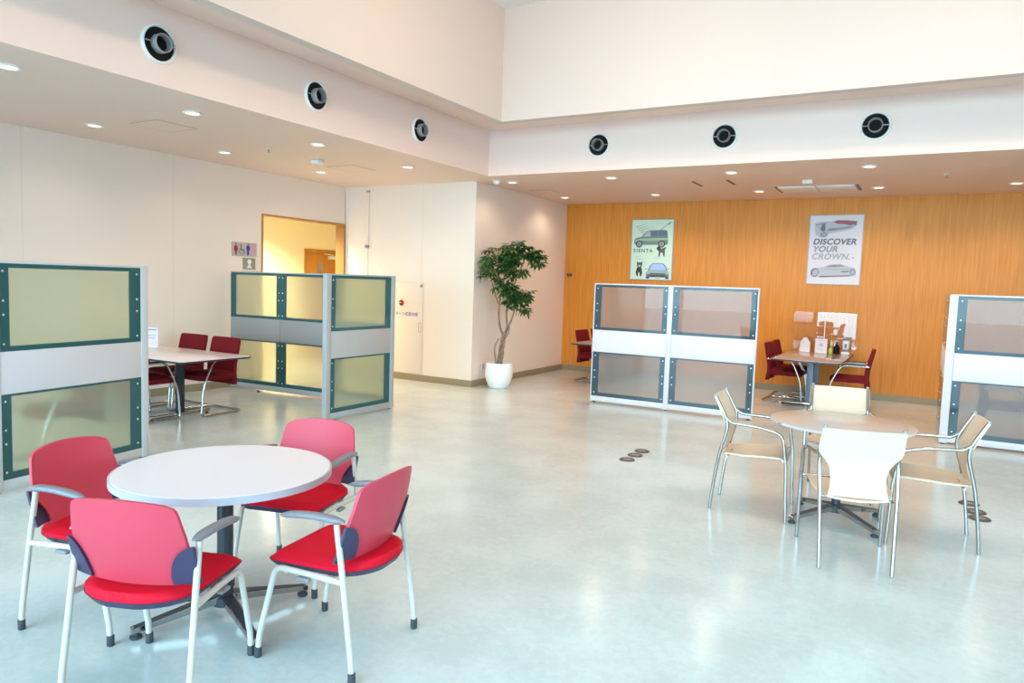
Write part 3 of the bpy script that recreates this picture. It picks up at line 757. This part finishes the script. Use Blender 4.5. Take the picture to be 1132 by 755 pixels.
o, w_, h_ = poster(-4.615, -3.848, 1.735, 2.793, 'pale green poster with a green van and a blue car on the wood wall', 'pale_green')
p = Print(['pale_green'])
p.rect(-w_+.009, w_-.009, -h_+.009, h_-.009, 'pale_green')
for k in range(5): p.shape([(-.31+.03*k, .40-.03*k), (-.10+.05*k, .46-.03*k), (-.12+.05*k, .45-.03*k), (-.30+.03*k, .385-.03*k)], 'p_green_light')
p.shape([(.10, .32), (.30, .47), (.315, .465), (.12, .31)], 'p_green_light'); p.shape([(.27, .44), (.325, .488), (.33, .475), (.285, .43)], 'p_dark')
# van from the side, facing left
p.shape([(-.325, .10), (-.335, .165), (-.30, .20), (-.20, .225), (-.13, .30), (-.04, .335), (.20, .345), (.265, .33), (.285, .20), (.285, .11), (.27, .085), (-.30, .085)], 'p_green')
p.shape([(-.325, .16), (-.20, .195), (.28, .205), (.28, .17), (-.15, .16), (-.31, .14)], 'p_green_light')
p.shape([(-.175, .228), (-.115, .29), (-.045, .318), (-.03, .232)], 'p_light'); p.shape([(-.015, .232), (-.025, .32), (.09, .328), (.09, .238)], 'p_glass')
p.shape([(.105, .238), (.105, .328), (.245, .322), (.262, .245)], 'p_glass'); p.rect(-.15, .13, .145, .152, 'p_light')
for x in (-.235, .175):
    p.disc(x, .098, .062, 'p_dark'); p.disc(x, .098, .042, 'p_silver'); p.disc(x, .098, .018, 'p_mid')
p.text('SIENTA', -.335, -.048, .088, 'p_dark', spacing=1.30, bold=.001)
# two generic dogs
p.shape([(.10, .05), (.10, .0), (.13, -.02), (.125, -.115), (.15, -.115), (.165, -.05), (.20, -.05), (.215, -.115), (.24, -.115), (.24, .0), (.265, .05), (.23, .04), (.17, .02), (.13, .035)], 'p_brown')
p.disc(.125, .02, .035, 'p_dark'); p.shape([(.10, .045), (.105, .075), (.122, .05)], 'p_dark'); p.shape([(.13, .05), (.15, .075), (.152, .04)], 'p_dark')
p.shape([(-.255, -.47), (-.275, -.40), (-.26, -.33), (-.235, -.30), (-.185, -.30), (-.165, -.34), (-.155, -.42), (-.175, -.47), (-.195, -.47), (-.205, -.40), (-.225, -.40), (-.235, -.47)], 'p_dark')
p.disc(-.21, -.27, .048, 'p_brown'); p.shape([(-.26, -.255), (-.262, -.205), (-.23, -.232)], 'p_dark'); p.shape([(-.16, -.255), (-.158, -.205), (-.19, -.232)], 'p_dark'); p.disc(-.21, -.285, .02, 'p_light')
# blue car from the front
p.shape([(-.085, -.48), (-.085, -.40), (-.055, -.36), (-.02, -.28), (.03, -.235), (.22, -.235), (.27, -.28), (.305, -.36), (.33, -.40), (.33, -.48)], 'p_blue')
p.shape([(-.025, -.355), (.005, -.285), (.04, -.25), (.21, -.25), (.245, -.285), (.275, -.355)], 'p_blue_light')
p.shape([(-.06, -.365), (.31, -.365), (.325, -.41), (-.075, -.41)], 'p_green_light'); p.shape([(-.07, -.43), (-.03, -.405), (.28, -.405), (.32, -.43), (.30, -.475), (-.05, -.475)], 'p_mid')
p.shape([(-.02, -.45), (.27, -.45), (.25, -.478), (.0, -.478)], 'p_dark'); p.rect(.08, .17, -.50, -.47, 'p_light'); p.rect(-.08, -.02, -.505, -.475, 'p_dark'); p.rect(.27, .33, -.505, -.475, 'p_dark')
p.disc(-.045, -.415, .03, 'p_light', .016); p.disc(.295, -.415, .03, 'p_light', .016); p.shape([(-.09, -.35), (-.11, -.335), (-.07, -.33)], 'p_dark'); p.shape([(.31, -.34), (.345, -.33), (.31, -.32)], 'p_dark')
for k in range(3): p.rect(-.30, -.20+.03*k, -.13-.02*k, -.126-.02*k, 'p_green_light'); p.rect(.05, .17, -.12-.02*k, -.116-.02*k, 'p_green_light')
p.build('print', o)

o, w_, h_ = poster(-1.663, -.893, 1.742, 2.818, 'white poster of car sketches with large grey slogan on the wood wall', 'paper')
p = Print(['paper'])
p.rect(-w_+.009, w_-.009, -h_+.009, h_-.009, 'paper')
random.seed(4)
# cropped car front at the top with a red cover
p.shape([(-.31, .42), (-.18, .44), (.02, .445), (.29, .43), (.28, .36), (.20, .31), (.0, .27), (-.10, .25), (-.16, .20), (-.24, .19), (-.30, .27)], 'p_light')
p.shape([(-.05, .435), (.02, .46), (.15, .455), (.30, .44), (.26, .40), (.20, .375), (.12, .395), (.02, .40)], 'p_red')
p.shape([(-.20, .41), (-.16, .41), (-.15, .30), (-.19, .28), (-.23, .32)], 'p_mid'); p.disc(-.17, .235, .055, 'p_grey', .04); p.disc(-.17, .235, .028, 'p_silver', .02)
p.shape([(-.12, .33), (.20, .36), (.24, .345), (.0, .30), (-.12, .285)], 'p_grey'); p.shape([(-.08, .315), (.05, .33), (.03, .318), (-.06, .303)], 'p_mid'); p.shape([(-.30, .395), (-.12, .43), (-.12, .42), (-.29, .375)], 'p_grey')
p.shape([(.24, .42), (.295, .445), (.28, .37), (.25, .385)], 'p_mid')
for k in range(8):
    x = -.3+.07*k; z = .25+.018*k; p.shape([(x, z), (x+.13, z+.02), (x+.13, z+.016), (x, z-.006)], 'p_grey' if k % 2 else 'p_silver')
p.text('DISCOVER', -.322, .085, .126, 'p_mid', shear=.22, spacing=1.06, bold=.0045)
p.text('YOUR', -.318, -.030, .126, 'p_grey', shear=.22, spacing=1.06, bold=.0045)
p.text('CROWN.', -.330, -.145, .126, 'p_silver', shear=.22, spacing=1.10, bold=.0045)
p.disc(.27, -.12, .014, 'p_silver')
# low grey car at the bottom
p.shape([(-.33, -.40), (-.33, -.33), (-.29, -.285), (-.16, -.27), (-.05, -.225), (.10, -.215), (.19, -.245), (.29, -.275), (.325, -.33), (.32, -.39), (.20, -.41), (-.18, -.42)], 'p_light')
p.shape([(-.12, -.27), (-.04, -.235), (.10, -.227), (.17, -.25), (.05, -.265)], 'p_grey'); p.shape([(-.03, -.25), (.03, -.237), (.02, -.255)], 'p_mid')
p.disc(-.265, -.355, .062, 'p_mid', .07); p.disc(-.262, -.355, .04, 'p_silver', .05); p.disc(.275, -.335, .045, 'p_grey', .055); p.disc(.277, -.335, .025, 'p_silver', .033)
p.shape([(-.20, -.41), (.25, -.385), (.25, -.40), (-.20, -.43)], 'p_mid'); p.shape([(-.15, -.30), (.20, -.285), (.26, -.30), (.0, -.315)], 'p_silver'); p.shape([(.10, -.33), (.22, -.32), (.22, -.34), (.12, -.345)], 'p_mid')
for k in range(4): p.shape([(-.31+.035*k, -.42), (-.295+.035*k, -.42), (-.23+.035*k, -.30), (-.245+.035*k, -.30)], 'p_light')
p.build('print', o)

# ------------------------------------------------------------------ signs and wall fittings
o = thing('toilet_sign', 'grey and pink toilet sign with red, wheelchair and blue figures left of the doorway', 'sign', (XL, 7.118, 1.949))
MB().prism(rrect(-.213, .213, -.098, .098, .004), 0, .012, .002, mx=facing_plus_x(0, 0, 0)).build('plate', M['sign_grey'], o, smooth=0)
MB().prism([(.105, -.088), (.205, -.088), (.205, .088), (.105, .088)], .012, .013, mx=facing_plus_x(0, 0, 0)).build('pink_field', M['sign_pink'], o, smooth=0)
def figure(mb, cx, skirt, mi=0):
    mx = facing_plus_x(0, 0, 0)
    mb.prism(circle(.013, 16, cx, .068), .012, .0145, mx=mx, mi=mi)
    if skirt: pts = [(-.018, .05), (.018, .05), (.038, -.01), (.024, -.014), (.03, -.03), (.014, -.03), (.013, -.082), (-.013, -.082), (-.014, -.03), (-.03, -.03), (-.024, -.014), (-.038, -.01)]
    else: pts = [(-.026, .052), (.026, .052), (.034, .0), (.026, -.006), (.02, .02), (.018, -.02), (.015, -.082), (-.015, -.082), (-.018, -.02), (-.02, .02), (-.026, -.006), (-.034, .0)]
    mb.prism([(cx+x, y) for x, y in pts], .012, .0145, mx=mx, mi=mi)
m = MB(); figure(m, -.150, True); m.build('woman_pictogram', M['sign_red'], o, smooth=0)
m = MB(); figure(m, .060, False); m.build('man_pictogram', M['sign_blue'], o, smooth=0)
m = MB(); mx = facing_plus_x(0, 0, 0)
m.prism(circle(.012, 16, -.058, .060), .012, .0145, mx=mx).prism([(-.064, .045), (-.052, .045), (-.048, .0), (-.01, .0), (.008, -.05), (-.004, -.055), (-.02, -.014), (-.062, -.014)], .012, .0145, mx=mx)
m.tube([mx @ Vector((-.045+.042*math.cos(t), -.028+.042*math.sin(t), .0135)) for t in [rad(100+i*12) for i in range(21)]], .0035, 6)
m.build('wheelchair_pictogram', M['sign_dark'], o, smooth=0)
o = thing('room_sign', 'small olive square sign with a white figure, hanging under the toilet sign', 'sign', (XL, 7.203, 1.750))
MB().prism(rrect(-.105, .105, -.080, .080, .004), 0, .012, .002, mx=mx).build('plate', M['olive'], o, smooth=0)
m = MB(); m.prism(circle(.034, 24, .0, .028), .012, .0145, mx=mx).prism([(-.018, .0), (.018, .0), (.016, -.03), (.045, -.055), (.045, -.062), (-.045, -.062), (-.045, -.055), (-.016, -.03)], .012, .0145, mx=mx)
m.build('white_pictogram', M['white_plastic'], o, smooth=0)

# fire hose cabinet door flush in the niche wall
o = thing('hose_cabinet', 'cream wall cabinet with a round red lamp and blue lettering beside the L-shaped screen', 'cabinet', (-7.12, Y2-.0015, 0))
MB().box(-.275, .275, -.006, 0, .115, 1.555, .002).build('door', M['wall'], o)
e = MB(); e.box(-.281, .281, -.004, 0, 1.555, 1.561).box(.275, .281, -.004, 0, .115, 1.555).box(-.281, -.275, -.004, 0, .115, 1.555).build('door_gap', M['seam'], o, smooth=0)
MB().lathe([(0, .035), (.022, .032), (.036, .02), (.042, .004), (.05, 0), (0, 0)], 28, mx=facing_minus_y(-.145, -.006, 1.228)).build('alarm_lamp', M['red_lamp'], o)
MB().box(-.170, -.125, -.043, -.040, 1.224, 1.234, .001).build('lamp_mark', M['white_plastic'], o)
MB().text('ターン式消火栓', .066, facing_minus_y(-.262, -.0066, 1.03), spacing=.95, bold=.0012).build('lettering', M['blue_text'], o, smooth=0)
MB().lathe([(0, .008), (.02, .008), (.026, 0), (0, 0)], 20, mx=facing_minus_y(.245, -.006, 1.505)).build('lock', M['vent_grey'], o)
h = MB()
for a_, c_, d_, e_ in ((.205, .255, .775, .781), (.205, .255, .919, .925), (.205, .211, .781, .919), (.249, .255, .781, .919)): h.box(a_, c_, -.008, -.005, d_, e_)
h.build('recessed_handle', M['p_grey'], o, smooth=0)
o = thing('conduit', 'thin vertical conduit pipe on the cream wall right of the doorway', 'conduit', (-7.985, Y2, 0))
MB().box(-.022, .022, -.028, 0, 2.14, 3.0, .006).build('duct', M['wall'], o)
MB().box(-.03, .03, -.034, 0, 2.99, 3.02, .004).build('cap', M['vent_grey'], o)
MB().lathe([(0, .05), (.028, .048), (.03, .02), (.03, 0), (0, 0)], 18, mx=facing_minus_y(0, 0, 2.115)).build('end_box', M['vent_grey'], o)
MB().tube([(-.005, -.008, 2.09), (-.005, -.008, .115)], .006, 8).build('wire', M['wall'], o)
o = thing('wall_outlet', 'small grey socket plate low on the wall left of the plant pot', 'socket', (X2, 9.514, .29))
MB().prism(rrect(-.035, .035, -.06, .06, .006), 0, .009, .002, mx=mx).build('plate', M['white_edge'], o)
MB().prism([(-.018, -.035), (.018, -.035), (.018, .035), (-.018, .035)], .009, .0105, mx=mx).build('socket_face', M['vent_grey'], o, smooth=0)
for i, (x, lb) in enumerate(((-5.835, 'left one of two small brown hooks high on the wood wall by the corner'), (-5.775, 'right one of two small brown hooks high on the wood wall by the corner'))):
    o = thing('wall_hook', lb, 'hook', (x, Y3, 1.785), group='brown wall hooks')
    MB().box(-.018, .018, -.012, 0, -.03, .03, .004).build('plate', M['p_brown'], o)
    MB().tube(fillet([(0, -.01, .0), (0, -.05, -.015), (0, -.055, .02)], .015, 5), .008, 8).build('prong', M['p_brown'], o)

# round floor outlets
fo = thing('floor_outlet', '', 'floor outlet', group='round floor outlets')
MB().lathe([(0, .006), (.043, .008), (.046, .006), (.046, 0), (0, 0)], 28).build('lid', M['outlet_lid'], fo)
MB().lathe([(.046, 0), (.046, .008), (.056, .013), (.068, .010), (.074, 0)], 32, close=True).build('rim', M['outlet_brown'], fo)
st = []
for (x, y), lb in zip(((-2.30, 6.29), (-2.30, 6.505), (-2.305, 6.71), (.405, 6.60), (.435, 6.37), (.454, 6.19)),
                      ('nearest of the three round floor outlets in the open floor', 'middle of the three round floor outlets in the open floor', 'farthest of the three round floor outlets in the open floor',
                       'farthest of three round floor outlets behind the right sling chair', 'middle of three round floor outlets behind the right sling chair', 'nearest of three round floor outlets behind the right sling chair')):
    place(fo, st, (x, y, 0), 0, lb)

# ------------------------------------------------------------------ potted plant
random.seed(11)
pl = thing('potted_plant', 'tall umbrella plant in a round white pot beside the wood wall corner', 'plant', (-5.57, 9.44, 0))
MB().lathe([(0, 0), (.13, 0), (.145, .012), (.185, .09), (.212, .19), (.213, .25), (.203, .33), (.196, .375), (.186, .385), (.178, .37), (.178, .33), (0, .33)], 40).build('pot', M['pot'], pl, smooth=50)
MB().lathe([(0, .352), (.10, .356), (.178, .345), (.178, .325), (0, .325)], 28).build('soil', M['soil'], pl)
RX, RY = math.cos(.516), math.sin(.516)                        # plane the crown spreads in
def W(l, d, z): return (l*RX-d*RY, l*RY+d*RX, z)
tk = MB()
for k in range(3):                                            # braided lower trunk
    pts = [W(.0+.034*math.cos(2*PI*k/3+t*5.2)*(1-.35*t)+.05*t, .034*math.sin(2*PI*k/3+t*5.2)*(1-.35*t), .34+.42*t) for t in [i/12 for i in range(13)]]
    ends = [[(.13, .03, .95), (.19, .02, 1.12), (.22, 0, 1.28)], [(-.01, .01, .95), (-.03, .0, 1.25), (.02, .03, 1.55), (.06, 0, 1.85)], [(.10, -.03, .92), (.09, -.04, 1.2), (.20, -.02, 1.6), (.34, 0, 1.98)]][k]
    path = spline([Vector(q) for q in pts[::4]]+[Vector(W(*q)) for q in ends], 6)
    n_ = len(path); tk.tube(path, [.026-.017*i/(n_-1) for i in range(n_)], 10)
tk.tube(spline([Vector(W(-.05, .03, .35)), Vector(W(-.075, .02, .6)), Vector(W(-.02, .03, .75))], 6), .011, 8)
tk.tube(spline([Vector(W(.06, -.03, .72)), Vector(W(.13, -.06, .85)), Vector(W(.14, -.05, .98))], 6), .009, 8)
tk.tube(spline([Vector(W(-.03, .02, 1.25)), Vector(W(-.12, .02, 1.5)), Vector(W(-.2, .0, 1.8))], 6), .009, 8)
tk.build('trunk', M['bark'], pl, smooth=60)
fl = MB()
def leaflet(base, d, up, ln, wd):
    side = d.cross(up).normalized(); nn = side.cross(d).normalized()
    prof = [(0, .02), (.25, .62), (.55, 1.), (.8, .72), (1., .06)]
    L_, R_, Mi = [], [], []
    for t, k in prof:
        c_ = base+d*ln*t-up*ln*.30*t*t
        Mi.append(fl.bm.verts.new(c_)); L_.append(fl.bm.verts.new(c_+side*wd*k+nn*wd*.28*k)); R_.append(fl.bm.verts.new(c_-side*wd*k+nn*wd*.28*k))
    for i in range(4):
        fl.bm.faces.new((Mi[i], L_[i], L_[i+1], Mi[i+1])); fl.bm.faces.new((Mi[i], Mi[i+1], R_[i+1], R_[i]))
clusters = [(-.21, 1.97, .12, .13, 6), (-.24, 1.80, .09, .12, 5), (-.16, 1.70, .12, .10, 4), (-.05, 2.02, .14, .14, 9), (.05, 1.88, .14, .14, 9), (.12, 2.06, .14, .12, 8), (.27, 2.10, .14, .09, 8), (.38, 2.04, .13, .10, 8),
            (.52, 2.02, .11, .10, 8), (.56, 1.90, .05, .06, 3), (.02, 1.72, .13, .13, 9), (.08, 1.58, .10, .10, 6), (.31, 1.76, .05, .06, 3), (.00, 1.50, .09, .10, 5), (.14, 1.42, .11, .10, 7), (.27, 1.42, .12, .07, 7),
            (.40, 1.42, .08, .07, 5), (.27, 1.28, .11, .08, 6), (.33, 1.17, .06, .05, 3), (.10, 1.30, .08, .07, 4), (.22, 1.93, .10, .06, 4), (.30, 2.19, .10, .03, 3), (.08, 2.19, .05, .03, 2)]
for l, z, rl, rz, n_ in clusters:
    for _ in range(int(n_*1.12+.5)):
        c_ = Vector(W(l+random.uniform(-rl, rl), random.uniform(-.15, .15)*(1 if l < .5 else .8), z+random.uniform(-rz, rz)))
        ax = Vector((random.uniform(-.6, .6), random.uniform(-.6, .6), 1)).normalized(); u_ = ax.orthogonal().normalized(); v_ = ax.cross(u_)
        m_ = random.randint(7, 9); ph = random.random()*6; s_ = random.uniform(.85, 1.15)
        for q in range(m_):
            t = ph+2*PI*q/m_; d = (u_*math.cos(t)+v_*math.sin(t)+ax*random.uniform(-.35, .05)).normalized()
            leaflet(c_+d*.012, d, ax, .112*s_*random.uniform(.8, 1.1), .0235*s_)
        fl.tube([c_, c_-ax*.09+Vector((random.uniform(-.03, .03), random.uniform(-.03, .03), -.02))], .003, 5)
for v in fl.bm.verts:
    if v.co.x < -.31: v.co.x = -.31+(v.co.x+.31)*.05
fl.build('foliage', M['leaf'], pl, smooth=0)

# ------------------------------------------------------------------ daylight, camera, view
w = bpy.data.worlds.new('World'); sc.world = w; w.use_nodes = True
N = w.node_tree.nodes; L = w.node_tree.links; bg = N['Background']
tc = N.new('ShaderNodeTexCoord'); sp = N.new('ShaderNodeSeparateXYZ'); cr = N.new('ShaderNodeValToRGB')
cr.color_ramp.elements[0].position = .0; cr.color_ramp.elements[0].color = (.54, .92, 1.12, 1)
cr.color_ramp.elements[1].position = .6; cr.color_ramp.elements[1].color = (.50, .90, 1.15, 1)
L.new(tc.outputs['Generated'], sp.inputs[0]); L.new(sp.outputs['Z'], cr.inputs['Fac']); L.new(cr.outputs['Color'], bg.inputs['Color'])
bg.inputs['Strength'].default_value = 11.8
pt = bpy.data.lights.new('window_portal', 'AREA'); pt.shape = 'RECTANGLE'; pt.size = XR-XL-.2; pt.size_y = WT-.1; pt.cycles.is_portal = True
po = bpy.data.objects.new('window_portal', pt); C.objects.link(po); po.location = ((XL+XR)/2, YF-.02, WT/2); po.rotation_euler = (PI/2, 0, 0)
pt = bpy.data.lights.new('window_portal', 'AREA'); pt.shape = 'RECTANGLE'; pt.size = W3-W2; pt.size_y = W1-W0; pt.cycles.is_portal = True
po = bpy.data.objects.new('window_portal', pt); C.objects.link(po); po.location = (XR+.02, (W0+W1)/2, (W2+W3)/2); po.rotation_euler = (0, PI/2, 0)

# unseen warm fill lights added under the ceiling, aimed at walls, bulkheads and floor
def fill_light(loc, target, watts):
    l = bpy.data.lights.new('warm_fill', 'AREA'); l.shape = 'RECTANGLE'; l.size = 1.2; l.size_y = .3; l.energy = watts; l.color = (1, .72, .50)
    o = bpy.data.objects.new('warm_fill', l); C.objects.link(o); o.location = loc
    o.rotation_euler = (Vector(target)-Vector(loc)).to_track_quat('-Z', 'Y').to_euler()
for x in (-2.4, .6, 3.6): fill_light((x, 4.2, 4.7), (x, 8.4, 3.3), 9)
for x in (-2.6, .2, 3.0): fill_light((x, 5.2, 4.85), (x-.3, 7.6, 0), 32)
for y in (1.5, 4.2): fill_light((-1.5, y, 4.7), (-5.4, y, 3.2), 26)

F_PX, PITCH, ROLL, YAW, HCAM = 799.544, -.0807, .0336, .5162, 1.6
Fv = Vector((-math.sin(YAW)*math.cos(PITCH), math.cos(YAW)*math.cos(PITCH), math.sin(PITCH)))
Rv = Vector((math.cos(YAW), math.sin(YAW), 0)); Uv = Rv.cross(Fv)
R2 = math.cos(ROLL)*Rv+math.sin(ROLL)*Uv; U2 = -math.sin(ROLL)*Rv+math.cos(ROLL)*Uv
cam = bpy.data.cameras.new('camera'); co = bpy.data.objects.new('camera', cam); C.objects.link(co)
cam.sensor_width = 36; cam.lens = 36*F_PX/1132; cam.clip_start = .05; cam.clip_end = 200
co.matrix_world = Matrix(((R2.x, U2.x, -Fv.x, 0), (R2.y, U2.y, -Fv.y, 0), (R2.z, U2.z, -Fv.z, HCAM), (0, 0, 0, 1)))
sc.camera = co
sc.view_settings.view_transform = 'Standard'; sc.view_settings.look = 'None'; sc.view_settings.gamma = 1; sc.view_settings.use_curve_mapping = False
sc.view_settings.exposure = 0.12
sc.cycles.max_bounces = 12; sc.cycles.diffuse_bounces = 6; sc.cycles.glossy_bounces = 4; sc.cycles.transmission_bounces = 8; sc.cycles.transparent_max_bounces = 12
sc.cycles.caustics_reflective = False
